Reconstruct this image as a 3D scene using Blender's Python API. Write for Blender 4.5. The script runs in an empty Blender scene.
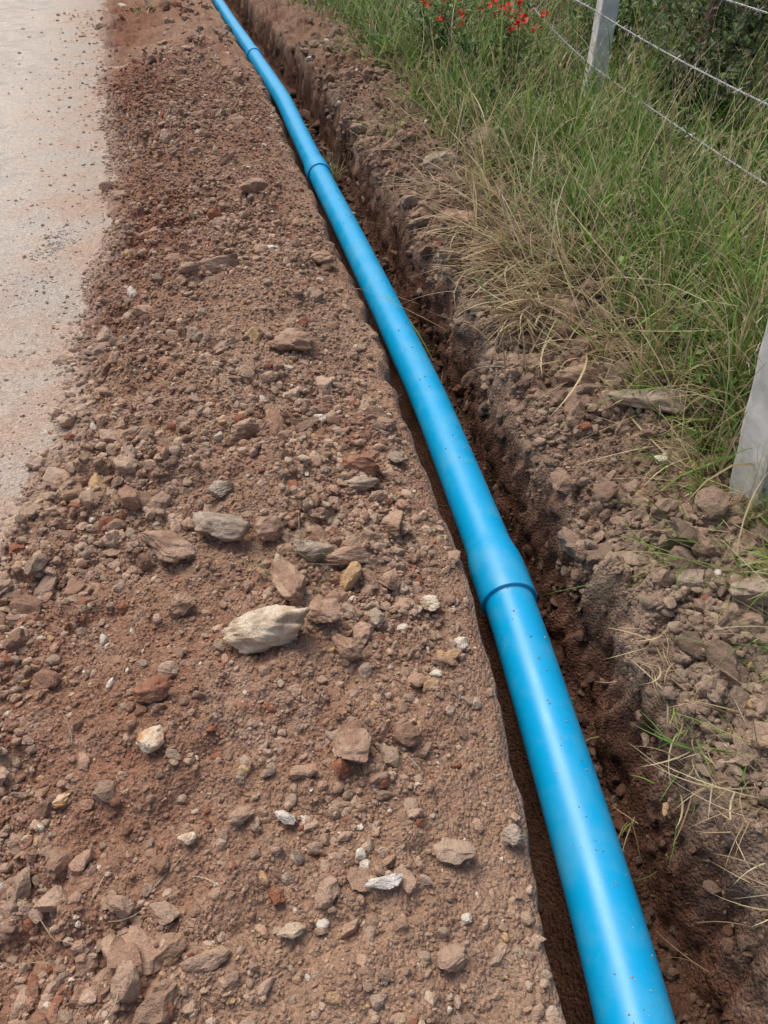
import bpy, bmesh, math
import numpy as np
rng = np.random.default_rng(11)
scene = bpy.context.scene

# ------------------------------------------------------------ noise
def hsh(ix, iy, seed):
    n = (ix.astype(np.int64)*374761393 + iy.astype(np.int64)*668265263 + seed*144269504) & 0xffffffff
    n = ((n ^ (n >> 13)) * 1274126177) & 0xffffffff
    n = n ^ (n >> 16)
    return (n & 0xffffff) / float(0x1000000)
def vnoise(x, y, seed=0):
    ix = np.floor(x); iy = np.floor(y); fx = x-ix; fy = y-iy
    fx = fx*fx*fx*(fx*(fx*6-15)+10); fy = fy*fy*fy*(fy*(fy*6-15)+10)
    a = hsh(ix, iy, seed); b = hsh(ix+1, iy, seed); c = hsh(ix, iy+1, seed); d = hsh(ix+1, iy+1, seed)
    return (a*(1-fx)+b*fx)*(1-fy) + (c*(1-fx)+d*fx)*fy
def fbm(x, y, seed=0, oct=4, gain=.5):
    s = 0; a = 1; t = 0
    for o in range(oct):
        s = s + a*vnoise(x*2**o+o*17.3+100, y*2**o-o*9.1+100, seed+o); t += a; a *= gain
    return s/t*2-1
def clods(x, y, cell, seed, prob):
    gx = x/cell+500; gy = y/cell+500
    ix = np.floor(gx); iy = np.floor(gy); out = np.zeros_like(gx)
    for i in (-1, 0, 1):
        for j in (-1, 0, 1):
            cx = ix+i; cy = iy+j
            px = cx+hsh(cx, cy, seed); py = cy+hsh(cx, cy, seed+1)
            r = .25+.4*hsh(cx, cy, seed+2)
            on = hsh(cx, cy, seed+3) < prob
            an = hsh(cx, cy, seed+4)*3.14
            dx = gx-px; dy = gy-py
            u = dx*np.cos(an)+dy*np.sin(an); v = (-dx*np.sin(an)+dy*np.cos(an))*1.35
            q = (np.abs(u)**2.6+np.abs(v)**2.6)/r**2.6
            h = np.where((q < 1) & on, r*np.power(np.clip(1-q, 0, 1), .45)*(.45+.35*hsh(cx, cy, seed+5)), 0)
            out = np.maximum(out, h)
    return out*cell
def sstep(a, b, x):
    t = np.clip((x-a)/(b-a), 0, 1); return t*t*(3-2*t)

# ------------------------------------------------------------ layout
PZ = -.16
_yk = np.array([-400, -3, .534, .966, 1.625, 2.775, 5.23, 7.92, 14.2, 30, 400.])
_xk = np.array([.52, .54, .501, .460, .390, .195, -.346, -.939, -2.58, -6.9, -110.])
_ys = np.arange(-10, 60, .02)
_xs = np.interp(_ys, _yk, _xk)
_k = np.exp(-np.linspace(-2.5, 2.5, 61)**2); _k /= _k.sum()
_xs = np.convolve(np.pad(_xs, 30, mode='edge'), _k, 'valid')
def pipex(y):
    return np.where((y > -9) & (y < 59), np.interp(y, _ys, _xs), np.interp(y, _yk, _xk))
def roadedge(y):
    e = np.interp(y, [-400, -2, 1.0, 1.92, 2.52, 3.39, 4.75, 7.2, 12.9, 30, 400], [-2, -1.6, -1.3, -1.2, -1.26, -1.36, -1.68, -2.36, -4.0, -8.6, -112])
    return e + .10*fbm(y*.9, y*0+3.3, 77, 3)
def wall_r(y):
    return np.interp(y, [0, .6, 1, 1.6, 2.5, 4.7, 8], [.29, .27, .245, .24, .24, .305, .34])
def lip_l(y):
    return np.interp(y, [0, .5, .9, 1.5, 2.5, 4.5, 8], [.176, .172, .160, .156, .182, .180, .18])
def wall_n(x, y): return .060*fbm(x*4, y*5, 41, 3)+.012*fbm(x*14, y*14, 43, 2)

def masks(x, y):
    d = x-pipex(y)
    rough = sstep(1.7, 2.8, y)
    dl = -d - lip_l(y) - (.008+.030*rough)*fbm(x*9, y*7, 5, 3) - .008*fbm(y*14, x*0, 8, 3) - .014*fbm(y*3.1, x*0+2, 9, 3)
    dr = d - wall_r(y) - wall_n(x, y)
    ml = sstep(-.035, .004, dl)
    mr = sstep(-.075, .015, dr)**1.2
    return d, rough, dl, dr, ml, mr
def height(x, y, fine=True):
    d, rough, dl, dr, ml, mr = masks(x, y)
    W = (pipex(y)-lip_l(y)) - roadedge(y)
    t = np.clip(dl/W, 0, 1)
    heap = .115*np.sin(np.pi*t**.8)**.9*(1+.55*fbm(x*1.6, y*1.1, 21, 3)) + .0
    heap = heap*(.75+.35*sstep(.5, 1.8, y))
    inheap = sstep(0, .03, dl)*(1-sstep(.93, 1.05, dl/W))
    flat = sstep(.02, .30, dl)
    zl = heap + inheap*(.052*fbm(x*4, y*4, 31, 4)*flat + .028*fbm(x*14, y*14, 33, 4)*(.35+.65*flat))
    zl = zl - .022*(1-sstep(0, .035, dl))*(.5+.5*rough)
    zl = zl - .02*sstep(1.0, 1.15, dl/W)
    zr = .03 + .10*sstep(0, .45, dr) + .05*sstep(.4, 1.6, dr) + .06*fbm(x*3, y*3, 51, 4) + .036*fbm(x*11, y*11, 53, 4)
    floor = PZ - .205 + .025*fbm(x*6, y*4, 61, 3) + .118*np.exp(-(d/.05)**2)
    z = floor*(1-ml)*(1-mr) + zl*ml + zr*mr
    if fine:
        wallm = np.clip(1-ml-mr, 0, 1)
        cl = .35+.65*sstep(-.15, .35, fbm(x*2.2, y*2.2, 91, 3))
        lz = inheap*(.25+.75*sstep(.05, .28, dl))*cl
        rz = mr*(1-.6*sstep(.7, 1.2, dr))
        c = clods(x, y, .15, 101, .46)*.95 + clods(x, y, .07, 111, .6)*1.0 + clods(x, y, .034, 121, .65)*.95 + clods(x, y, .018, 131, .7)*.9
        z = z + c*(lz*.76 + rz*1.0 + .25*wallm*sstep(.09, .14, np.abs(d)))
        z = z + .0045*fbm(x*60, y*60, 141, 3)*(inheap+mr+.6*wallm)
    return z

def ground_col(x, y):
    d = x-pipex(y); dl = -d-lip_l(y); dr = d-wall_r(y)-wall_n(x, y)
    W = (pipex(y)-lip_l(y)) - roadedge(y)
    n1 = fbm(x*1.3, y*1.0, 201, 4)[:, None]; n2 = fbm(x*6, y*6, 211, 4)[:, None]; n3 = fbm(x*30, y*30, 221, 3)[:, None]
    tan = np.array([.360, .228, .153]); red = np.array([.255, .118, .073]); pale = np.array([.46, .345, .255])
    far = sstep(1.6, 4.5, y)[:, None]
    left = sstep(.35, .8, dl/W)[:, None]
    m = np.clip(.16+.58*far*(.4+.6*left)+.12*left+.9*n1+.4*n2, 0, 1)
    c = tan*(1-m)+red*m
    p = np.clip((n2*1.2+n3*.7-.15)*1.3, 0, 1)*.5*(1-.6*far)
    c = c*(1-p)+pale*p
    lip = (sstep(-.006, .004, dl)*(1-sstep(.004, .012, dl))*(1-sstep(2., 2.8, y)))[:, None]*(.5+.5*n3)
    sm = ((1-sstep(.08, .22, dl)))[:, None]
    c = c*(1-.35*sm)+np.array([.365, .245, .168])*.35*sm
    c = c*(1-.6*lip)+np.array([.50, .43, .36])*.6*lip
    rb = np.array([.285, .200, .142])*(1+.3*n2+.2*n3)
    rb2 = np.array([.24, .130, .082])*(1+.2*n3)
    fm = np.clip(far*.55+n1*.6, 0, 1)
    rb = rb*(1-fm)+rb2*fm
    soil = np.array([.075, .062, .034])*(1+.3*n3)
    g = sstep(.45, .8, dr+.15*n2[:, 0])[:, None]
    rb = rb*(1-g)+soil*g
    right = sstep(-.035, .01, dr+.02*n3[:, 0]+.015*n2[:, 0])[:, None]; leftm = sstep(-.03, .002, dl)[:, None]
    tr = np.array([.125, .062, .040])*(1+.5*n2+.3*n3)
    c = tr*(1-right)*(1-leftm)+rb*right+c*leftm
    dust = sstep(.85, 1.03, dl/W+.08*n2[:, 0])[:, None]
    c = c*(1-.7*dust)+np.array([.46, .35, .27])*.7*dust
    verge = sstep(4.5, 5.5, dl-W)[:, None]
    c = c*(1-verge)+np.array([.12, .12, .055])*verge
    return np.clip(c, .005, .9)

# ------------------------------------------------------------ mesh helper
def build(name, V, F, C=None, mat=None, smooth=False, parent=None):
    me = bpy.data.meshes.new(name)
    F = np.asarray(F, dtype=np.int32); k = F.shape[1]
    me.vertices.add(len(V)); me.vertices.foreach_set('co', np.asarray(V, dtype=np.float32).ravel())
    me.loops.add(F.size); me.loops.foreach_set('vertex_index', F.ravel())
    me.polygons.add(len(F)); me.polygons.foreach_set('loop_start', np.arange(0, F.size, k, dtype=np.int32))
    me.polygons.foreach_set('use_smooth', np.full(len(F), bool(smooth)))
    me.update(calc_edges=True)
    if C is not None:
        a = me.color_attributes.new('Col', 'FLOAT_COLOR', 'POINT')
        cc = np.ones((len(V), 4), dtype=np.float32); cc[:, :3] = C
        a.data.foreach_set('color', cc.ravel())
    ob = bpy.data.objects.new(name, me); scene.collection.objects.link(ob)
    if mat: me.materials.append(mat)
    if parent: ob.parent = parent
    return ob

# ------------------------------------------------------------ materials
def newmat(name):
    m = bpy.data.materials.new(name); m.use_nodes = True
    nt = m.node_tree; b = nt.nodes['Principled BSDF']
    return m, nt, b
def nd(nt, t, **kw):
    n = nt.nodes.new(t)
    for k, v in kw.items():
        if k in n.inputs: n.inputs[k].default_value = v
        else: setattr(n, k, v)
    return n
def mathn(nt, op, a, b=None):
    n = nt.nodes.new('ShaderNodeMath'); n.operation = op
    for i, v in enumerate((a, b)):
        if v is None: continue
        if isinstance(v, (int, float)): n.inputs[i].default_value = v
        else: nt.links.new(v, n.inputs[i])
    return n.outputs[0]
def earth_mat(name, s1=40, s2=180, bump=.012, lo=.72, hi=1.28, rough=.95, vor=True):
    m, nt, b = newmat(name); L = nt.links
    tc = nd(nt, 'ShaderNodeTexCoord'); at = nd(nt, 'ShaderNodeAttribute', attribute_name='Col')
    n1 = nd(nt, 'ShaderNodeTexNoise', Scale=s1, Detail=4, Roughness=.7); L.new(tc.outputs['Object'], n1.inputs['Vector'])
    n2 = nd(nt, 'ShaderNodeTexNoise', Scale=s2, Detail=2, Roughness=.7); L.new(tc.outputs['Object'], n2.inputs['Vector'])
    mr = nd(nt, 'ShaderNodeMapRange'); mr.inputs[1].default_value = .3; mr.inputs[2].default_value = .7
    mr.inputs[3].default_value = lo; mr.inputs[4].default_value = hi
    s = mathn(nt, 'ADD', mathn(nt, 'MULTIPLY', n1.outputs['Fac'], .5), mathn(nt, 'MULTIPLY', n2.outputs['Fac'], .5))
    L.new(s, mr.inputs[0])
    f = mr.outputs[0]
    if vor:
        v = nd(nt, 'ShaderNodeTexVoronoi', Scale=110.); L.new(tc.outputs['Object'], v.inputs['Vector'])
        vs = nd(nt, 'ShaderNodeSeparateColor'); L.new(v.outputs['Color'], vs.inputs[0])
        f = mathn(nt, 'MULTIPLY', f, mathn(nt, 'ADD', mathn(nt, 'MULTIPLY', vs.outputs[0], .35), .82))
    vm = nd(nt, 'ShaderNodeVectorMath', operation='SCALE'); L.new(at.outputs['Color'], vm.inputs[0]); L.new(f, vm.inputs['Scale'])
    L.new(vm.outputs[0], b.inputs['Base Color'])
    h = mathn(nt, 'ADD', mathn(nt, 'MULTIPLY', n1.outputs['Fac'], .8), mathn(nt, 'MULTIPLY', n2.outputs['Fac'], .4))
    if vor:
        h = mathn(nt, 'SUBTRACT', h, mathn(nt, 'MULTIPLY', v.outputs['Distance'], .45))
    bp = nd(nt, 'ShaderNodeBump', Strength=1.0, Distance=bump); L.new(h, bp.inputs['Height']); L.new(bp.outputs[0], b.inputs['Normal'])
    b.inputs['Roughness'].default_value = rough; b.inputs['Specular IOR Level'].default_value = .12
    return m
M_soil = earth_mat('soil_mat', bump=.016)
M_stone = earth_mat('stone_mat', 60, 260, .009, .72, 1.28, vor=False)
M_road = earth_mat('road_mat', 30, 150, .010, .80, 1.18, vor=True)

def leaf_mat(name, trans=.3):
    m, nt, b = newmat(name); L = nt.links
    at = nd(nt, 'ShaderNodeAttribute', attribute_name='Col'); L.new(at.outputs['Color'], b.inputs['Base Color'])
    b.inputs['Roughness'].default_value = .5; b.inputs['Specular IOR Level'].default_value = .35
    tr = nd(nt, 'ShaderNodeBsdfTranslucent'); L.new(at.outputs['Color'], tr.inputs[0])
    mx = nd(nt, 'ShaderNodeMixShader'); mx.inputs[0].default_value = trans
    L.new(b.outputs[0], mx.inputs[1]); L.new(tr.outputs[0], mx.inputs[2]); L.new(mx.outputs[0], nt.nodes['Material Output'].inputs[0])
    return m
M_leaf = leaf_mat('leaf_mat')

# pipe
M_pipe, nt, b = newmat('blue_pvc_mat'); L = nt.links
tc = nd(nt, 'ShaderNodeTexCoord')
n1 = nd(nt, 'ShaderNodeTexNoise', Scale=9., Detail=6, Roughness=.6); L.new(tc.outputs['Object'], n1.inputs['Vector'])
n2 = nd(nt, 'ShaderNodeTexNoise', Scale=90., Detail=3); L.new(tc.outputs['Object'], n2.inputs['Vector'])
r1 = nd(nt, 'ShaderNodeMapRange'); L.new(n1.outputs['Fac'], r1.inputs[0]); r1.inputs[1].default_value = .45; r1.inputs[2].default_value = .8; r1.inputs[4].default_value = .38
r2 = nd(nt, 'ShaderNodeMapRange'); L.new(n2.outputs['Fac'], r2.inputs[0]); r2.inputs[1].default_value = .69; r2.inputs[2].default_value = .76; r2.inputs[4].default_value = .6
ad = mathn(nt, 'ADD', r1.outputs[0], r2.outputs[0])
mx = nd(nt, 'ShaderNodeMix', data_type='RGBA'); L.new(ad, mx.inputs[0])
mx.inputs[6].default_value = (.001, .365, .70, 1); mx.inputs[7].default_value = (.17, .42, .54, 1)
L.new(mx.outputs[2], b.inputs['Base Color'])
rr = mathn(nt, 'ADD', mathn(nt, 'MULTIPLY', n1.outputs['Fac'], .45), .13); L.new(rr, b.inputs['Roughness'])
b.inputs['Specular IOR Level'].default_value = .5

def plain_mat(name, c1, c2, scale, rough, bump=.002):
    m, nt, b = newmat(name); L = nt.links
    tc = nd(nt, 'ShaderNodeTexCoord')
    n = nd(nt, 'ShaderNodeTexNoise', Scale=scale, Detail=8, Roughness=.65); L.new(tc.outputs['Object'], n.inputs['Vector'])
    r = nd(nt, 'ShaderNodeMapRange'); L.new(n.outputs['Fac'], r.inputs[0]); r.inputs[1].default_value = .35; r.inputs[2].default_value = .68
    mx = nd(nt, 'ShaderNodeMix', data_type='RGBA'); L.new(r.outputs[0], mx.inputs[0])
    mx.inputs[6].default_value = (*c1, 1); mx.inputs[7].default_value = (*c2, 1); L.new(mx.outputs[2], b.inputs['Base Color'])
    bp = nd(nt, 'ShaderNodeBump', Strength=.8, Distance=bump); L.new(n.outputs['Fac'], bp.inputs['Height']); L.new(bp.outputs[0], b.inputs['Normal'])
    b.inputs['Roughness'].default_value = rough
    return m
M_conc = plain_mat('concrete_mat', (.50, .50, .46), (.80, .80, .77), 7, .9, .008)
M_wire = plain_mat('galvanised_wire_mat', (.40, .39, .37), (.62, .62, .62), 40, .5)
M_wire.node_tree.nodes['Principled BSDF'].inputs['Metallic'].default_value = .3

# ------------------------------------------------------------ ground sheet
def grow(start, step, ratio, end):
    out = []; v = start
    while v < end:
        out.append(v); v += step; step *= ratio
    return out
dcols = [-v for v in grow(1.75, .02, 1.13, 400)][::-1] + list(np.arange(-1.75, -.30, .007)) + list(np.arange(-.30, .10, .0045)) + list(np.arange(.10, .42, .003)) + list(np.arange(.42, 1.0, .007)) + list(np.arange(1.0, 2.2, .02)) + grow(2.2, .03, 1.13, 400)
yr = []; v = .12
while v < 20: yr.append(v); v += .0034+.0034*v
yrows = [-q for q in grow(-.1, .02, 1.2, 400)][::-1] + yr + grow(20.05, .09, 1.12, 500)
dcols = np.array(dcols); yrows = np.array(yrows)
yrows = np.unique(yrows)
D, Y = np.meshgrid(dcols, yrows); X = (pipex(Y)+D).ravel(); Yf = Y.ravel()
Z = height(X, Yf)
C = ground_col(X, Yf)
# crumbly walls: push wall vertices sideways with noise over (y, z)
_, _, dl_, dr_, ml_, mr_ = masks(X, Yf)
wm = np.clip(4*mr_*(1-mr_), 0, 1)**.6
blk = clods(Yf, Z*1.3+3, .09, 801, .6)*.8+clods(Yf, Z+5, .035, 811, .7)+.030*fbm(Yf*9, Z*14, 821, 3)+.012*fbm(Yf*40, Z*45, 831, 3)
X2 = X - wm*blk*.9
wl = np.clip(4*ml_*(1-ml_), 0, 1)
X2 += wl*.010*fbm(Yf*25, Z*25, 841, 3)
C = C*(1+.35*wm*fbm(Yf*7, Z*30, 851, 3))[:, None]
nx, ny = len(dcols), len(yrows)
idx = np.arange(nx*ny).reshape(ny, nx)
F = np.stack([idx[:-1, :-1].ravel(), idx[:-1, 1:].ravel(), idx[1:, 1:].ravel(), idx[1:, :-1].ravel()], 1)
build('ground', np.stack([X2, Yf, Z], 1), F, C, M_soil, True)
print('ground', nx, ny)

# ------------------------------------------------------------ road sheet
rc = np.concatenate([np.arange(-5.2, -1.5, .08), np.arange(-1.5, .62, .02)])
ry = np.array([-q for q in grow(-.1, .1, 1.2, 300)][::-1] + list(np.arange(.15, 14, .03)) + grow(14.1, .1, 1.15, 400))
ry = np.unique(ry)
D, Y = np.meshgrid(rc, ry); Yf = Y.ravel(); Df = D.ravel(); X = roadedge(Yf)+Df
Z = .004 + .004*fbm(X*5, Yf*5, 301, 3) - .02*sstep(.3, .6, Df)
n1 = fbm(X*1.5, Yf*1.2, 311, 4); n2 = fbm(X*9, Yf*9, 321, 4)
c = np.array([.53, .47, .40])*(1+.14*n1+.22*n2)[:, None]
e = sstep(-.75, .10, Df+.5*n2+.35*n1)[:, None]
c = c*(1-e*.8)+np.array([.41, .285, .205])*e*.8
gp = (sstep(.15, .45, fbm(X*2.3, Yf*2.3, 331, 3))*.4)[:, None]
c = c*(1-gp)+np.array([.42, .40, .365])*gp
idx = np.arange(len(rc)*len(ry)).reshape(len(ry), len(rc))
F = np.stack([idx[:-1, :-1].ravel(), idx[:-1, 1:].ravel(), idx[1:, 1:].ravel(), idx[1:, :-1].ravel()], 1)
build('dirt_road', np.stack([X, Yf, Z], 1), F, c, M_road, True)

# ------------------------------------------------------------ stones
def ico(s):
    bm = bmesh.new(); bmesh.ops.create_icosphere(bm, subdivisions=s, radius=1)
    V = np.array([v.co[:] for v in bm.verts]); F = np.array([[v.index for v in f.verts] for f in bm.faces]); bm.free()
    return V, F
def rockshape(V, r, cuts=9, lump=.18):
    V = V.copy()
    ph = r.uniform(0, 6, 6)
    k = 1+lump*(np.sin(V[:, 0]*2.3+ph[0])*np.sin(V[:, 1]*2.1+ph[1])+np.sin(V[:, 2]*3.1+ph[2])*.5)
    V *= k[:, None]
    for _ in range(cuts):
        n = r.normal(size=3); n /= np.linalg.norm(n); dd = r.uniform(.5, .88)
        e = np.clip(V@n-dd, 0, None); V -= e[:, None]*n*.93
    return V
I1 = ico(1); I2 = ico(2); I3 = ico(3); I5 = ico(5)
tiny_var = [I1[0]*rng.uniform(.65, 1.25, (len(I1[0]), 1)) for _ in range(24)]
small_var = [rockshape(I2[0], rng, 4)*rng.uniform(.88, 1.12, (len(I2[0]), 1)) for _ in range(30)]
def lumpy(V, s):
    k = fbm(V[:, 0]*1.9+V[:, 2]*1.1+s*3.1, V[:, 1]*1.9-V[:, 2]*1.3, s, 5, .6)
    return V*(1+.32*k)[:, None]
mid_var = [lumpy(rockshape(I3[0], rng, 8), 900+k) + rng.normal(0, .022, I3[0].shape) for k in range(26)]
def scatter(name, pos, size, col, variants, F, flat=(.5, .9), smooth=False):
    n = len(pos); Vs = []; Fs = []; Cs = []; off = 0
    which = rng.integers(0, len(variants), n)
    for k, base in enumerate(variants):
        id_ = np.where(which == k)[0]
        if len(id_) == 0: continue
        m = len(id_)
        sc = size[id_][:, None]*np.stack([rng.uniform(.8, 1.35, m), rng.uniform(.65, 1.05, m), rng.uniform(*flat, m)], 1)
        az = rng.uniform(0, 6.283, m); tx = rng.normal(0, .4, m); ty = rng.normal(0, .4, m)
        P = base[None]*sc[:, None]
        cx, sx = np.cos(tx)[:, None], np.sin(tx)[:, None]
        P = np.stack([P[..., 0], P[..., 1]*cx-P[..., 2]*sx, P[..., 1]*sx+P[..., 2]*cx], -1)
        cy, sy = np.cos(ty)[:, None], np.sin(ty)[:, None]
        P = np.stack([P[..., 0]*cy+P[..., 2]*sy, P[..., 1], -P[..., 0]*sy+P[..., 2]*cy], -1)
        ca, sa = np.cos(az)[:, None], np.sin(az)[:, None]
        P = np.stack([P[..., 0]*ca-P[..., 1]*sa, P[..., 0]*sa+P[..., 1]*ca, P[..., 2]], -1)
        P = P+pos[id_][:, None]
        nv = len(base)
        Vs.append(P.reshape(-1, 3)); Fs.append((F[None]+(np.arange(m)*nv)[:, None, None]+off).reshape(-1, 3)); off += m*nv
        Cs.append(np.repeat(col[id_], nv, axis=0))
    return build(name, np.concatenate(Vs), np.concatenate(Fs), np.concatenate(Cs), M_stone, smooth)
def ysample(n, y0, y1, k=.6):
    return np.exp(rng.uniform(np.log(y0+k), np.log(y1+k), n))-k
def psize(n, lo, hi, a):
    return np.clip(lo*rng.uniform(0, 1, n)**(-1/a), lo, hi)
def stonecol(x, y, kind, mx=.6, odd=1., lo=.78, hi=1.25):
    c = ground_col(x, y); n = len(x)
    g = np.array([.45, .35, .26]) if kind == 'l' else np.array([.36, .275, .205])
    m = rng.uniform(0, mx, n)[:, None]
    c = c*(1-m)+g*m
    c *= rng.uniform(lo, hi, n)[:, None]
    u = rng.uniform(0, 1, n)/odd
    c[u < .018] = np.array([.66, .58, .47]); c[(u > .018) & (u < .040)] = np.array([.50, .33, .18]); c[(u > .040) & (u < .075)] = np.array([.30, .13, .08])
    return c
def left_pts(n, y0, y1, base=.35):
    y = ysample(n, y0, y1); W = (pipex(y)-lip_l(y))-roadedge(y)
    t = rng.uniform(.0, 1.04, n)
    dl = t*W
    x = pipex(y)-lip_l(y)-dl
    dens = base+(1-base)*sstep(-.25, .3, fbm(x*2.2, y*2.2, 91, 3))
    dens *= .25+.75*sstep(.03, .25, dl)
    dens *= 1-.6*sstep(.75, 1.0, t)
    keep = (rng.uniform(0, 1, n) < dens) & (dl > .02)
    return x[keep], y[keep]
x, y = left_pts(90000, .05, 8, .6); s = psize(len(x), .0020, .006, 2.2)*(.75+.40*y); s = np.minimum(s, .012)
scatter('soil_grit', np.stack([x, y, height(x, y)+s*.2], 1), s, stonecol(x, y, 'l', .3, .6), tiny_var, I1[1])
x, y = left_pts(40000, .05, 9, .2); s = psize(len(x), .0038, .015, 1.8)*(.75+.25*y)
s = np.minimum(s, .020)
kp = rng.uniform(0, 1, len(x)) < 1-.6*sstep(1.8, 4, y); x, y, s = x[kp], y[kp], s[kp]
scatter('gravel', np.stack([x, y, height(x, y)+s*.2], 1), s, stonecol(x, y, 'l', .8, 1., .75, 1.35), small_var, I2[1])
x, y = left_pts(7600, .05, 12, .10); s = psize(len(x), .0105, .044, 2.1)*(.75+.12*y); s = np.minimum(s, .07)
kp = rng.uniform(0, 1, len(x)) < 1-.6*sstep(1.8, 4, y); x, y, s = x[kp], y[kp], s[kp]
scatter('stone_rubble', np.stack([x, y, height(x, y)+s*.12], 1), s, stonecol(x, y, 'l', .6, .7, .75, 1.28), mid_var, I3[1], (.45, .85))
def right_pts(n, y0, y1, w, thr=.2):
    y = ysample(n, y0, y1); dr = rng.uniform(-.06, 1, n)*w; x = pipex(y)+wall_r(y)+dr
    kp = rng.uniform(0, 1, n) < (thr+(1-thr)*sstep(-.15, .3, fbm(x*3, y*3, 401, 3)))*(1-.35*sstep(2.5, 6, y))
    return x[kp], y[kp]
x, y = right_pts(38000, .1, 8, .62, .5); s = np.minimum(psize(len(x), .0022, .007, 2.1)*(.75+.4*y), .013)
scatter('soil_crumbs', np.stack([x, y, height(x, y)+s*.2], 1), s, stonecol(x, y, 'r', .3, .3), tiny_var, I1[1])
x, y = right_pts(15000, .1, 8, .62, .15); s = np.minimum(psize(len(x), .0050, .018, 1.8)*(.75+.26*y), .028)
scatter('small_clods', np.stack([x, y, height(x, y)+s*.2], 1), s, stonecol(x, y, 'r', .6, .3), small_var, I2[1])
x, y = right_pts(4200, .1, 10, .62, .15); s = psize(len(x), .012, .055, 2.1)*(.75+.12*y); s = np.minimum(s, .08)
scatter('soil_clods', np.stack([x, y, height(x, y)+s*.15], 1), s, stonecol(x, y, 'r', .5, .2), mid_var, I3[1], (.55, .9))
n = 2600; x = rng.normal(.88, .09, n); y = rng.normal(1.14, .16, n); kp = (x-pipex(y)-wall_r(y)) > .04; x, y = x[kp], y[kp]
s = psize(len(x), .005, .017, 1.6)
scatter('clod_pile', np.stack([x, y, height(x, y)+s*.4+rng.uniform(0, .006, len(x))], 1), s, stonecol(x, y, 'r', .8, .2), small_var, I2[1], (.6, .95))
n = 3600; y = ysample(n, .1, 9); x = pipex(y)+np.where(rng.uniform(0, 1, n) < .1, rng.uniform(-.13, -.09, n), rng.uniform(.09, .26, n))
s = psize(n, .004, .024, 1.8)*(.7+.2*y); cc = stonecol(x, y, 'r', .4, .2)*.8
scatter('trench_debris', np.stack([x, y, height(x, y)+s*.3], 1), s, cc, small_var, I2[1])
n = 3000; y = ysample(n, .8, 12); x = roadedge(y)+.25-rng.exponential(.28, n)
s = psize(n, .003, .009, 2)*(.6+.18*y); cc = stonecol(x, y, 'l')*.2+.8*np.array([.46, .36, .28])*rng.uniform(.75, 1.2, n)[:, None]
a = rng.normal(size=(170, 2))*np.array([.05, .12])+np.array([-1.75, 4.05]); b2 = rng.normal(size=(80, 2))*np.array([.06, .08])+np.array([-1.72, 3.6])
ax = np.concatenate([x, a[:, 0], b2[:, 0]]); ay = np.concatenate([y, a[:, 1], b2[:, 1]])
s = np.concatenate([s, rng.uniform(.003, .008, 250)]); cc = np.concatenate([cc, np.array([.54, .52, .48])*rng.uniform(.75, 1.25, 250)[:, None]])
scatter('road_gravel', np.stack([ax, ay, np.full(len(ax), .004)+s*.1], 1), s, cc, small_var, I2[1])

def hero(name, x, y, sx, sy, sz, rz, col, seed, taper=0, cuts=10, sink=.25, tilt=0):
    r = np.random.default_rng(seed); V = rockshape(I5[0], r, cuts, .22)
    n = fbm(V[:, 0]*2.5+V[:, 2]*1.3+seed, V[:, 1]*2.5+V[:, 2]*2.1, seed, 6, .6)
    V *= (1+.24*n)[:, None]
    t = (V[:, 0]+1)/2
    V[:, 1] *= 1-taper+taper*t*1.3; V[:, 2] *= 1-taper*.7+taper*.7*t*1.3
    V *= np.array([sx, sy, sz])
    ct, st = math.cos(tilt), math.sin(tilt); V = np.stack([V[:, 0]*ct-V[:, 2]*st, V[:, 1], V[:, 0]*st+V[:, 2]*ct], 1)
    c, s_ = math.cos(rz), math.sin(rz); V = np.stack([V[:, 0]*c-V[:, 1]*s_, V[:, 0]*s_+V[:, 1]*c, V[:, 2]], 1)
    g = float(height(np.array([x]), np.array([y]), False)[0])
    V += np.array([x, y, g+sz*(1-sink*1.6)+.014])
    cn = fbm(V[:, 0]*30, V[:, 1]*30+V[:, 2]*30, seed+5, 4)[:, None]
    if isinstance(col[0], tuple):
        m = np.clip(.5+1.6*cn, 0, 1); C = np.array(col[0])*(1-m)+np.array(col[1])*m
    else: C = np.array(col)*(1+.3*cn)
    return build(name, V, I5[1], np.clip(C, .01, .9), M_stone, True)
cream = ((.50, .37, .25), (.74, .62, .47)); grey = ((.32, .245, .18), (.46, .365, .28)); brn = ((.33, .205, .14), (.47, .32, .225)); ora = ((.52, .27, .11), (.74, .62, .48)); wht = ((.60, .54, .46), (.78, .73, .66)); redb = ((.28, .13, .08), (.38, .205, .13))
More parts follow.
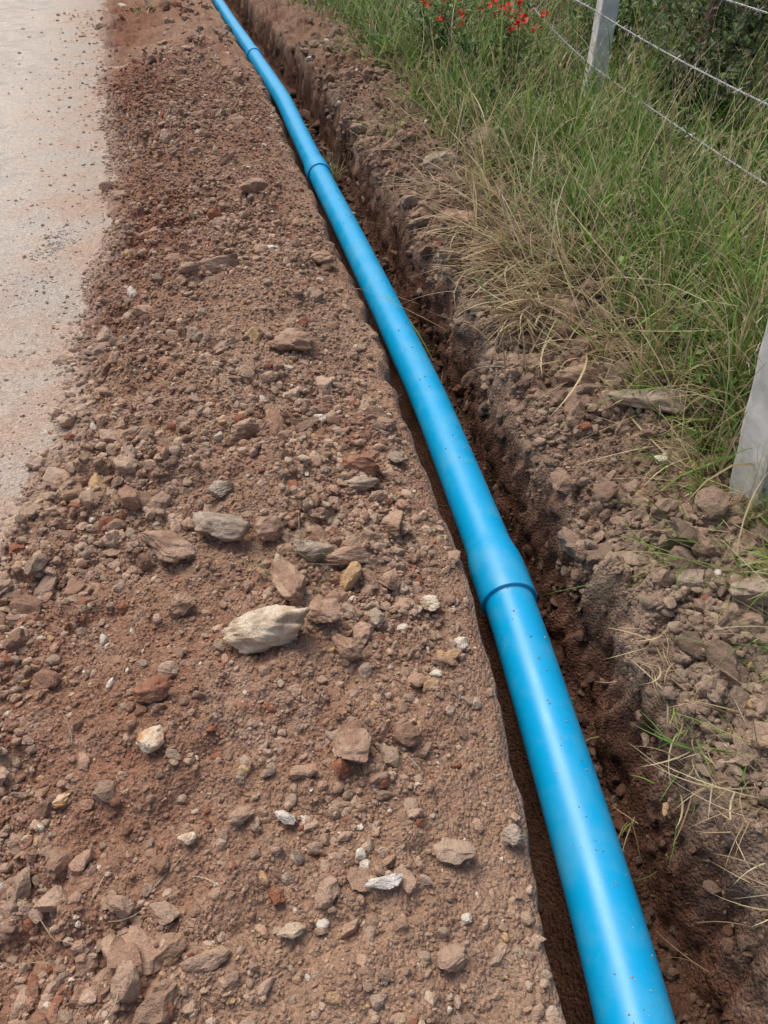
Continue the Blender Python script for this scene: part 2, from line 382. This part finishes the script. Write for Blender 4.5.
H = [(-.305, 1.22, .130, .060, .060, .12, cream, 3, .6), (-.47, 1.64, .078, .052, .042, .0, grey, 4, 0), (-.33, 1.63, .05, .05, .036, .4, brn, 5, 0),
 (-.59, 1.56, .09, .055, .03, -.3, brn, 6, .2), (-.255, 1.42, .05, .085, .034, .3, brn, 7, 0), (-.20, 1.53, .04, .05, .03, 1.2, grey, 8, 0),
 (-.10, 1.52, .06, .03, .028, .1, brn, 9, .2), (.02, 1.45, .035, .04, .025, .2, brn, 31, 0), (-.50, .93, .03, .047, .022, -.3, ora, 10, .2), (-.20, .78, .024, .016, .012, -.4, wht, 11, .3), (.005, .65, .034, .017, .012, .15, wht, 12, .3),
 (-.065, .92, .048, .052, .022, .2, brn, 13, 0), (-.79, 3.45, .14, .07, .05, .35, brn, 14, .3), (-.07, 1.96, .065, .05, .036, .1, redb, 15, 0), (-.07, 1.87, .06, .03, .025, .2, grey, 16, 0),
 (-.525, 1.05, .05, .042, .03, .6, redb, 17, .2), (.03, 1.68, .05, .04, .03, 1, brn, 18, 0), (-.36, 2.7, .08, .07, .04, 0, brn, 19, 0), (-.09, 1.2, .04, .045, .03, 0, brn, 20, 0),
 (-.29, .78, .035, .02, .012, .5, brn, 21, 0), (-.68, .82, .03, .018, .012, .4, ora, 22, .3), (-.17, .57, .025, .015, .01, .1, cream, 23, .2), (.27, .78, .028, .024, .02, .4, grey, 24, 0), (-.39, .73, .018, .014, .01, .1, cream, 25, 0),
 (-.30, 3.6, .07, .05, .04, .3, brn, 26, 0), (-.75, 4.5, .09, .06, .05, .5, brn, 27, .2), (-.52, 1.35, .05, .035, .025, .9, brn, 28, .2), (-.15, 1.30, .045, .05, .028, .3, brn, 29, 0), (.04, 2.05, .03, .03, .02, .3, grey, 30, 0),
 (.92, 2.25, .13, .07, .055, -.25, grey, 41, .2), (.74, 2.5, .10, .06, .04, -.2, brn, 42, 0), (.40, 4.05, .10, .08, .06, .2, brn, 43, 0), (.34, 5.0, .12, .09, .07, .4, grey, 44, 0), (.62, 5.3, .13, .10, .08, .1, grey, 45, 0),
 (.84, 1.45, .06, .05, .04, .2, grey, 46, 0), (.95, 1.35, .07, .05, .04, .5, grey, 47, 0), (-.45, 2.1, .05, .04, .03, .3, brn, 48, 0), (-.62, .62, .035, .03, .02, .3, brn, 49, 0), (.55, 3.1, .06, .05, .04, .1, brn, 50, 0), (-.5, 1.8, .04, .03, .025, .6, grey, 51, 0), (-.02, 1.32, .03, .03, .02, .6, grey, 52, 0), (.12, 1.4, .03, .025, .02, .1, cream, 53, 0)]
for h in H:
    hero('rock', h[0], h[1], h[2], h[3], h[4], h[5], h[6], h[7], h[8])

# ------------------------------------------------------------ tubes
def tube(P, R, sides=8):
    P = np.asarray(P, float); R = np.broadcast_to(R, (len(P),))
    T = np.gradient(P, axis=0)
    ln = np.linalg.norm(T, axis=1, keepdims=True); T = T/np.maximum(ln, 1e-9)
    up = np.array([0, 0, 1.]) if abs(T[:, 2]).mean() < .8 else np.array([1., 0, 0])
    A = np.cross(T, up); A /= np.linalg.norm(A, axis=1, keepdims=True); B = np.cross(A, T)
    th = np.arange(sides)/sides*2*np.pi
    V = P[:, None]+R[:, None, None]*(np.cos(th)[None, :, None]*A[:, None]+np.sin(th)[None, :, None]*B[:, None])
    n = len(P); i = np.arange(n-1)[:, None]*sides; j = np.arange(sides)[None]; j2 = (j+1) % sides
    F = np.stack([i+j, i+sides+j, i+sides+j2, i+j2], -1).reshape(-1, 4)
    return V.reshape(-1, 3), F
def merge(parts):
    Vs = []; Fs = []; o = 0
    for V, F in parts:
        Vs.append(V); Fs.append(F+o); o += len(V)
    return np.concatenate(Vs), np.concatenate(Fs)

# ------------------------------------------------------------ pipe
R0 = .077
bells = [1.615+4.13*k for k in range(-1, 12)]
ys = list(np.arange(-5, 48, .05))
pts = [(yy, R0) for yy in ys if not any(b_-.02 < yy < b_+.36 for b_ in bells)]
for b_ in bells:
    for dy_, r_ in ((-.02, R0), (-.0012, R0), (0, R0+.0005), (.0002, R0+.0085), (.0016, R0+.0108), (.004, R0+.0112), (.05, R0+.0112), (.10, R0+.0112), (.14, R0+.0112), (.17, R0+.0105), (.19, R0+.008), (.22, R0+.003), (.245, R0+.0005), (.27, R0), (.35, R0)):
        pts.append((b_+dy_, r_))
pts.sort(key=lambda q: q[0])
py = np.array([q[0] for q in pts]); pr = np.array([q[1] for q in pts])
sag = .012*fbm(py*.5, py*0, 501, 2)*sstep(2, 4, py)
PP = np.stack([pipex(py), py, PZ+sag], 1)
T = np.stack([(pipex(py+.05)-pipex(py-.05))/.1, np.ones_like(py), np.zeros_like(py)], 1); T /= np.linalg.norm(T, axis=1, keepdims=True)
A = np.cross(T, [0, 0, 1.]); A /= np.linalg.norm(A, axis=1, keepdims=True); B = np.cross(A, T)
S = 72; th = np.arange(S)/S*2*np.pi
V = PP[:, None]+pr[:, None, None]*(np.cos(th)[None, :, None]*A[:, None]+np.sin(th)[None, :, None]*B[:, None])
n = len(PP); i = np.arange(n-1)[:, None]*S; j = np.arange(S)[None]; j2 = (j+1) % S
F = np.stack([i+j, i+S+j, i+S+j2, i+j2], -1).reshape(-1, 4)
build('blue_water_pipe', V.reshape(-1, 3), F, None, M_pipe, True)
n = 110; y = ysample(n, .35, 5); ang = rng.normal(0, .35, n); s = rng.uniform(.0012, .0030, n)*(.8+.25*y)
P = np.stack([pipex(y)+np.sin(ang)*(R0+s*.3), y, PZ+np.cos(ang)*(R0+s*.3)+.012*fbm(y*.5, y*0, 501, 2)*sstep(2, 4, y)], 1)
scatter('pipe_crumbs', P, s, np.tile([.42, .33, .26], (n, 1))*rng.uniform(.6, 1.4, (n, 1)), tiny_var, I1[1])

# ------------------------------------------------------------ blades
def blades(P, Hh, Wd, az, lean, curl, C, K=5, tipc=1.15, twist=None):
    n = len(P); t = np.linspace(0, 1, K+1)
    th = lean[:, None]+curl[:, None]*t[None]
    seg = Hh[:, None]/K
    r = np.concatenate([np.zeros((n, 1)), np.cumsum(np.sin(th[:, :-1])*seg, 1)], 1)
    z = np.concatenate([np.zeros((n, 1)), np.cumsum(np.cos(th[:, :-1])*seg, 1)], 1)
    w = Wd[:, None]*np.clip(np.minimum(.55+t*2, 1)*(1-t**2.2)+.04, 0, 1)[None]
    bend = rng.normal(0, .35, n)
    aa = az[:, None]+bend[:, None]*t[None]
    ctr = P[:, None]+np.stack([r*np.cos(aa), r*np.sin(aa), z], -1)
    sa = az+(rng.normal(0, .5, n) if twist is None else twist)
    side = np.stack([-np.sin(sa), np.cos(sa), np.zeros(n)], -1)[:, None]*w[..., None]*.5
    V = np.stack([ctr-side, ctr+side], 2).reshape(n, -1, 3)
    k = np.arange(K)*2
    f = np.stack([k, k+1, k+3, k+2], 1)
    F = (f[None]+(np.arange(n)*(K+1)*2)[:, None, None]).reshape(-1, 4)
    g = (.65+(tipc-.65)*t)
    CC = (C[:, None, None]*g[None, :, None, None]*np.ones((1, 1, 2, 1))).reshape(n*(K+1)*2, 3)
    return V.reshape(-1, 3), F, CC
def merge3(parts):
    Vs = []; Fs = []; Cs = []; o = 0
    for V, F, C in parts:
        Vs.append(V); Fs.append(F+o); Cs.append(C); o += len(V)
    return np.concatenate(Vs), np.concatenate(Fs), np.concatenate(Cs)
def gedge(y): return np.interp(y, [0, 1.4, 1.8, 2.4, 3.2, 4.5, 6.8, 12], [.85, .66, .62, .66, .72, .84, .80, .66])
greens = np.array([[.17, .29, .05], [.23, .36, .07], [.10, .20, .035], [.31, .39, .11], [.14, .26, .055]])
straws = np.array([[.62, .50, .29], [.52, .40, .22], [.70, .60, .39], [.42, .31, .18]])
def pick(pal, n, v=.2):
    return pal[rng.integers(0, len(pal), n)]*rng.uniform(1-v, 1+v, n)[:, None]
POSTA = (1.12, 1.78)
def grass(n, y0, y1, dmax, hmin, hmax, wmin, wmax, dryf, d0=0, thr=-.3, k=1.2, cell=.11, m=.8):
    y = ysample(n, y0, y1, k); g = gedge(y)
    off = d0+(rng.uniform(0, 1, n)**1.2)*dmax*(.5+.13*y)
    x = pipex(y)+g+off+.26*fbm(y*2.2, off*0, 605, 3)
    cxk = np.floor(x/cell); cyk = np.floor(y/cell)
    gx = (cxk+hsh(cxk, cyk, 5))*cell; gy = (cyk+hsh(cxk, cyk, 6))*cell
    xn = x*(1-m)+gx*m; yn = y*(1-m)+gy*m
    ch = .45+1.0*hsh(cxk, cyk, 7)
    kp = (fbm(xn*2.2, yn*2.2, 611, 3) > thr) & (hsh(cxk, cyk, 8) < .72)
    kp &= ~((np.hypot(xn-POSTA[0]+.06, yn-POSTA[1]+.12) < .17))
    xn = xn[kp]; yn = yn[kp]; off = off[kp]; ch = ch[kp]; cxk = cxk[kp]; cyk = cyk[kp]; n = len(xn)
    z = height(xn, yn, False)
    hh = rng.uniform(hmin, hmax, n)*ch*(.55+.45*sstep(0, .35, off))
    caz = hsh(cxk, cyk, 9)*6.283
    az = np.where(rng.uniform(0, 1, n) < .5, rng.uniform(0, 6.283, n), caz+rng.normal(0, .7, n))
    az = np.where(rng.uniform(0, 1, n) < .22, rng.normal(3.5, .6, n), az)
    C = pick(greens, n, .3)
    hue = (hsh(cxk, cyk, 10)-.5)[:, None]*1.1+fbm(xn*1.3, yn*1.3, 621, 3)[:, None]*.6
    C = C*(np.array([1, 1, 1])+hue*np.array([.45, .2, .1]))
    dry = rng.uniform(0, 1, n) < dryf+.35*(1-sstep(.0, .22, off))+.6*np.clip(fbm(xn*1.7, yn*1.7, 631, 2)-.1, 0, 1)
    C[dry] = pick(straws, int(dry.sum()))*.85
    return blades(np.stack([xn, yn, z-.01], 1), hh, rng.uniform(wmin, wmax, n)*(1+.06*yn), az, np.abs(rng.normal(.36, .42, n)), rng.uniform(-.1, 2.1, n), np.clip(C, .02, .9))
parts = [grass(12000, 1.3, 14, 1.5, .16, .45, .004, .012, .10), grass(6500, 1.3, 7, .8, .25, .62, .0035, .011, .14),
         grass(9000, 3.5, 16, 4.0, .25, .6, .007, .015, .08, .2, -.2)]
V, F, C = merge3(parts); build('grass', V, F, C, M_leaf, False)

n = 1300; y = ysample(n, 1.8, 13, 1.2); x = pipex(y)+gedge(y)+rng.uniform(.0, 1.6, n)*(.5+.12*y)
P = np.stack([x, y, height(x, y, False)], 1)
st1 = blades(P, rng.uniform(.45, .85, n), np.full(n, .0030)*(1+.08*y), rng.uniform(0, 6.28, n), np.abs(rng.normal(.3, .3, n)), rng.uniform(.3, 1.1, n), pick(np.array([[.50, .45, .19], [.60, .52, .30], [.36, .40, .14]]), n), K=8)
tips = st1[0].reshape(n, 9, 2, 3).mean(2)
hp = []
for k in range(6, 9):
    for r_ in range(3):
        hp.append(blades(tips[:, k], rng.uniform(.02, .05, n), np.full(n, .004), rng.uniform(0, 6.28, n), rng.uniform(.3, 1.2, n), rng.uniform(0, .6, n), pick(np.array([[.50, .44, .22], [.42, .34, .2]]), n), K=2))
V, F, C = merge3([st1]+hp); build('seeding_grass', V, F, C, M_leaf, False)

def straw_patch(cx, cy, rx, ry_, n, lmin, lmax, dirm, dirs, dz=.02, pal=straws, lean=1.15, w=(.002, .005)):
    x = cx+rng.normal(0, rx, n); y = cy+rng.normal(0, ry_, n); z = height(x, y, False)+rng.uniform(.0, dz, n)
    return blades(np.stack([x, y, z], 1), rng.uniform(lmin, lmax, n), rng.uniform(w[0], w[1], n)*(1+.1*cy), rng.normal(dirm, dirs, n), rng.normal(lean, .28, n), rng.uniform(-.2, .8, n), pick(pal, n, .3), K=6)
mixp = np.concatenate([straws, straws, greens*1.2])
W3 = (.003, .008)
parts = [straw_patch(.66, 3.3, .11, .22, 250, .12, .45, 3.6, 1.3, .10, w=W3), straw_patch(.54, 4.3, .08, .2, 170, .12, .45, 3.6, 1.4, .08, w=W3), straw_patch(.82, 2.70, .07, .12, 130, .10, .35, 4.0, 1.2, .06, w=W3),
 straw_patch(.48, 4.0, .03, .05, 90, .12, .40, 3.9, .5, .05, w=W3), straw_patch(.60, 3.0, .03, .05, 90, .12, .36, 4.2, .5, .05, w=W3), straw_patch(.62, 3.55, .03, .06, 100, .15, .45, 3.5, .45, .08, w=W3),
 straw_patch(.7, 3.6, .18, .5, 200, .25, .6, 3.5, 1.2, .15, mixp, .8), straw_patch(.85, 3.1, .14, .4, 130, .25, .6, 3.5, 1.6, .2, straws, .8), straw_patch(.6, 5.0, .2, .6, 170, .3, .6, 3.5, 1.4, .2, straws, .8), straw_patch(1.2, 3.2, .2, .6, 120, .3, .6, 3.5, 1.6, .2, straws, .8),
 straw_patch(.98, 2.0, .06, .25, 120, .12, .35, 3.5, 1.1, .03, mixp), straw_patch(.29, 4.75, .05, .15, 70, .15, .3, 3.4, .8), straw_patch(.12, 6.2, .12, .4, 130, .15, .4, 3.4, 1., .05, mixp),
 straw_patch(.82, 1.03, .04, .07, 40, .08, .22, 3.6, .9, .02, mixp), straw_patch(.82, .82, .04, .05, 18, .12, .30, 3.3, .4, .03, straws), straw_patch(.70, .98, .03, .07, 50, .06, .20, 4.0, 1.0, .02, mixp),
 straw_patch(.68, 1.25, .03, .06, 28, .06, .18, 4.0, 1.0, .02, straws), straw_patch(.92, 1.5, .06, .06, 38, .15, .38, 3.25, .6, .02, greens), straw_patch(1.04, 1.25, .05, .1, 28, .12, .34, 3.3, .7, .02, mixp),
 straw_patch(.80, .66, .03, .03, 12, .1, .22, 3.2, .4, .02, straws), straw_patch(1.07, 1.62, .06, .03, 90, .10, .3, 2.5, 1.5, .02, mixp, .6)]
V, F, C = merge3(parts); build('dry_grass', V, F, C, M_leaf, False)
tf = [straw_patch(-.42, 6.3, .03, .06, 90, .1, .25, 1.5, 3, .0, mixp, .5), straw_patch(-2.9, 11.2, .10, .2, 120, .08, .2, 0, 3, .0, straws, .9)]
V, F, C = merge3(tf); build('grass_tuft', V, F, C, M_leaf, False)
n = 260; x, y = left_pts(900, .2, 6); x = x[:n]; y = y[:n]; n = len(x)
V, F, C = blades(np.stack([x, y, height(x, y)+.006], 1), rng.uniform(.02, .11, n), rng.uniform(.0012, .0025, n)*(1+.2*y), rng.uniform(0, 6.28, n), rng.normal(1.5, .06, n), rng.normal(0, .25, n), pick(np.array([[.42, .33, .22], [.2, .13, .09], [.5, .42, .3]]), n), K=4)
build('twig_litter', V, F, C, M_leaf, False)
V, F, C = straw_patch(-.17, 1.50, .05, .04, 30, .06, .17, 0, 3, .04, np.array([[.12, .08, .05], [.3, .24, .15], [.14, .18, .05]]), 1.35, (.0015, .003)); build('twig_tuft', V, F, C, M_leaf, False)

# ------------------------------------------------------------ leafy plants
def leaves(P, size, C, asp=.45):
    n = len(P); az = rng.uniform(0, 6.283, n); el = rng.normal(-.1, .55, n)
    ax = np.stack([np.cos(az)*np.cos(el), np.sin(az)*np.cos(el), np.sin(el)], 1)
    sd = np.stack([-np.sin(az), np.cos(az), rng.normal(0, .35, n)], 1); sd /= np.linalg.norm(sd, axis=1, keepdims=True)
    up = np.cross(ax, sd)
    s = size[:, None]
    a = P; m1 = P+ax*s*.5+sd*s*asp*.5+up*s*.06; m2 = P+ax*s*.5-sd*s*asp*.5+up*s*.06; tip = P+ax*s-up*s*.1; mid = P+ax*s*.5
    V = np.stack([a, m1, mid, m2, tip], 1).reshape(-1, 3)
    o = np.arange(n)*5
    F = np.concatenate([np.stack([o, o+1, o+2], 1), np.stack([o, o+2, o+3], 1), np.stack([o+1, o+4, o+2], 1), np.stack([o+2, o+4, o+3], 1)])
    return V, F, np.repeat(C, 5, axis=0)
def quads_to_tris(F): return np.concatenate([F[:, [0, 1, 2]], F[:, [0, 2, 3]]])
def shrub(name, x, y, r, h, nl, ls, pal, flowers=0):
    z0 = float(height(np.array([x]), np.array([y]), False)[0])
    parts = []; ns = 16; allp = []
    for k in range(ns):
        a = rng.uniform(0, 6.28); e = rng.uniform(.3, 1)*r; hh = h*rng.uniform(.55, 1.05); t = np.linspace(0, 1, 8)
        P = np.stack([x+np.cos(a)*e*t**1.3, y+np.sin(a)*e*t**1.3, z0+hh*t**.85], 1)+rng.normal(0, .012, (8, 3))
        V, F = tube(P, np.linspace(.008, .002, 8), 5)
        parts.append((V, quads_to_tris(F), np.tile([.10, .09, .04], (len(V), 1))))
        m = nl//ns; tt = rng.uniform(.2, 1, m)**.7
        Q = np.stack([np.interp(tt, t, P[:, q]) for q in range(3)], 1)+rng.normal(0, 1, (m, 3))*np.array([.09, .09, .07])*(r/.6)
        allp.append(Q)
    Q = np.concatenate(allp); n = len(Q)
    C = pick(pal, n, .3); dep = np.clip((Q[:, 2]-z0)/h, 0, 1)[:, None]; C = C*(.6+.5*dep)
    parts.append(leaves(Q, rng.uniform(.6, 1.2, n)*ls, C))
    if flowers:
        top = np.argsort(-(Q[:, 2]-z0)+.3*rng.uniform(0, 1, n))[:flowers*6]
        id_ = rng.choice(top, flowers, replace=False); P = Q[id_]+np.array([0, 0, .07])
        P = np.repeat(P, 7, axis=0)+rng.normal(0, .012, (flowers*7, 3))
        parts.append(leaves(P, np.full(len(P), .042), np.tile([.75, .035, .012], (len(P), 1))*rng.uniform(.7, 1.2, len(P))[:, None], .8))
    V, F, C = merge3(parts); return build(name, V, F, C, M_leaf, False)
gl = np.array([[.10, .19, .04], [.15, .26, .06], [.07, .13, .035], [.2, .3, .08]])
gd = np.array([[.05, .09, .022], [.07, .12, .03], [.04, .065, .02], [.11, .16, .04], [.16, .13, .07]])
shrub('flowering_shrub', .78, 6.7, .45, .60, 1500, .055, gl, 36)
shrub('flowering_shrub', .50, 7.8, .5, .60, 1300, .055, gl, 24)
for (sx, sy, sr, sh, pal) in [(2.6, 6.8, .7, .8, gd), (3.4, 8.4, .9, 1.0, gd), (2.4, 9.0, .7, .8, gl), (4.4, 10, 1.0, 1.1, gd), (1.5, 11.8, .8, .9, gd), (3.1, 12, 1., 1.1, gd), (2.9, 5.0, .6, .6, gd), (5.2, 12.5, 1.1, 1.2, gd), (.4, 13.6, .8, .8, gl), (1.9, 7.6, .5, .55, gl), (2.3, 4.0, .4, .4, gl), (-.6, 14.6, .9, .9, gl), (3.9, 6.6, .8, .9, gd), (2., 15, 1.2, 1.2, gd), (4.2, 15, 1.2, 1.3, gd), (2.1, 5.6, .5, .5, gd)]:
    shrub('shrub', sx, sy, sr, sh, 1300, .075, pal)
n = 10000; y = ysample(n, 1.6, 13, 1.2); off = rng.uniform(.05, 1, n)*1.6*(.5+.13*y); x = pipex(y)+gedge(y)+off
kp = fbm(x*2.6, y*2.6, 701, 3) > .0; x = x[kp]; y = y[kp]; n = len(x)
P = np.stack([x, y, height(x, y, False)+rng.uniform(.01, .25, n)], 1)
V, F, C = leaves(P, rng.uniform(.02, .055, n), pick(gl, n, .3), .5); build('weeds', V, F, C, M_leaf, False)

def tree(name, x, y):
    z0 = float(height(np.array([x]), np.array([y]), False)[0]); parts = []
    t = np.linspace(0, 1, 14); P = np.stack([x+.12*np.sin(t*3)+.1*t, y+.08*np.sin(t*5), z0-.05+2.6*t], 1)
    V, F = tube(P, .05*(1-.6*t), 10); parts.append((V, quads_to_tris(F), np.tile([.24, .16, .11], (len(V), 1))))
    tipsP = []
    for k in range(12):
        b0 = P[rng.integers(7, 14)]; a = rng.uniform(0, 6.28); ln = rng.uniform(.5, 1.0); tt = np.linspace(0, 1, 7)
        Q = b0+np.stack([np.cos(a)*ln*tt, np.sin(a)*ln*tt, ln*.7*tt**.8], 1)
        V, F = tube(Q, .02*(1-.8*tt), 6); parts.append((V, quads_to_tris(F), np.tile([.14, .10, .07], (len(V), 1))))
        q = Q[rng.integers(2, 7, 160)]+rng.normal(0, .15, (160, 3)); tipsP.append(q)
    q = np.concatenate(tipsP); parts.append(leaves(q, rng.uniform(.05, .1, len(q)), pick(gd, len(q), .3)))
    V, F, C = merge3(parts); build(name, V, F, C, M_leaf, False)
tree('small_tree', 2.28, 6.5)
tree('small_tree', 3.6, 8.0)

# ------------------------------------------------------------ fence
fence = bpy.data.objects.new('barbed_wire_fence', None); scene.collection.objects.link(fence)
posts = [(2.0, 1.9), (1.46, 6.0), (1.50, 10.3), (1.6, 14.6), (2.4, -2.4)]
def post(x, y, w, h, rz, nm, par, lean=.015):
    z0 = float(height(np.array([x]), np.array([y]), False)[0])
    bm = bmesh.new(); bmesh.ops.create_cube(bm, size=1)
    for v in bm.verts:
        v.co.x *= w*(1.0 if v.co.z < 0 else .86); v.co.y *= w*(1.0 if v.co.z < 0 else .86); v.co.z = (v.co.z+.5)*(h+.3)-.3
    bmesh.ops.bevel(bm, geom=[e for e in bm.edges], offset=w*.09, segments=2, affect='EDGES', profile=.6)
    bmesh.ops.subdivide_edges(bm, edges=[e for e in bm.edges if abs(e.verts[0].co.z-e.verts[1].co.z) > .5], cuts=24)
    r = np.random.default_rng(int(y*10)+50)
    for v in bm.verts:
        v.co.x += r.normal(0, .0016); v.co.y += r.normal(0, .0016)
    me = bpy.data.meshes.new(nm); bm.to_mesh(me); bm.free(); me.materials.append(M_conc)
    o = bpy.data.objects.new(nm, me); scene.collection.objects.link(o); o.location = (x, y, z0); o.rotation_euler = (0, lean, rz)
    if par: o.parent = par
for k, (x, y) in enumerate(posts): post(x, y, .125, 1.55, .1*k, 'post_%d' % (k+1), fence)
post(POSTA[0]+.03, POSTA[1], .17, 1.3, .12, 'concrete_post', None, -.13)
order = [4, 0, 1, 2, 3]
for wi, zh in enumerate((.40, .70, 1.00, 1.40)):
    parts = []
    for a_, b_ in zip(order[:-1], order[1:]):
        A0 = np.array([posts[a_][0]-.068, posts[a_][1], zh+.1]); B0 = np.array([posts[b_][0]-.068, posts[b_][1], zh+.1])
        Ln = np.linalg.norm(B0-A0); t = np.linspace(0, 1, int(Ln/.012))
        ctr = A0+(B0-A0)*t[:, None]; ctr[:, 2] -= .05*4*t*(1-t)*(1 if wi % 2 else .7)
        for ph in (0, np.pi):
            ang = t*Ln/.055*2*np.pi+ph
            P = ctr+np.stack([np.cos(ang)*.0028, 0*ang, np.sin(ang)*.0028], 1)
            parts.append(tube(P, .0021, 5))
        for q in np.arange(.06, Ln-.05, .115):
            c0 = np.array([np.interp(q/Ln, t, ctr[:, k]) for k in range(3)])
            for _ in range(2):
                dv = rng.normal(size=3); dv[1] *= .4; dv /= np.linalg.norm(dv)
                parts.append(tube(np.array([c0-dv*.027, c0, c0+dv*.027]), np.array([.0013, .0023, .0013]), 4))
    V, F = merge(parts); build('wire_%d' % (wi+1), V, F, None, M_wire, True, fence)

# ------------------------------------------------------------ light
w = bpy.data.worlds.new('World'); scene.world = w; w.use_nodes = True
bg = w.node_tree.nodes['Background']; sky = w.node_tree.nodes.new('ShaderNodeTexSky'); sky.sky_type = 'NISHITA'; sky.sun_disc = False
el, az = math.radians(62), math.radians(-40)
sky.sun_elevation = el; sky.sun_rotation = az; sky.dust_density = 5; sky.ozone_density = .3; sky.air_density = 1
w.node_tree.links.new(sky.outputs[0], bg.inputs[0]); bg.inputs[1].default_value = .15
sl = bpy.data.lights.new('sun', 'SUN'); sl.energy = 1.9; sl.angle = math.radians(36); sl.color = (1, .96, .91)
so = bpy.data.objects.new('sun', sl); scene.collection.objects.link(so)
from mathutils import Vector
dirv = Vector((math.sin(az)*math.cos(el), math.cos(az)*math.cos(el), math.sin(el)))
so.rotation_euler = dirv.to_track_quat('Z', 'Y').to_euler(); so.location = dirv*20
scene.view_settings.view_transform = 'Standard'; scene.view_settings.look = 'None'; scene.view_settings.exposure = 0

# ------------------------------------------------------------ camera
cd = bpy.data.cameras.new('camera'); cam = bpy.data.objects.new('camera', cd); scene.collection.objects.link(cam)
cam.location = (0, 0, 1.6); cam.rotation_euler = (math.radians(49.3), 0, 0)
cd.sensor_fit = 'VERTICAL'; cd.sensor_height = 36; cd.lens = 27.04; cd.clip_start = .02; cd.clip_end = 2000
scene.camera = cam
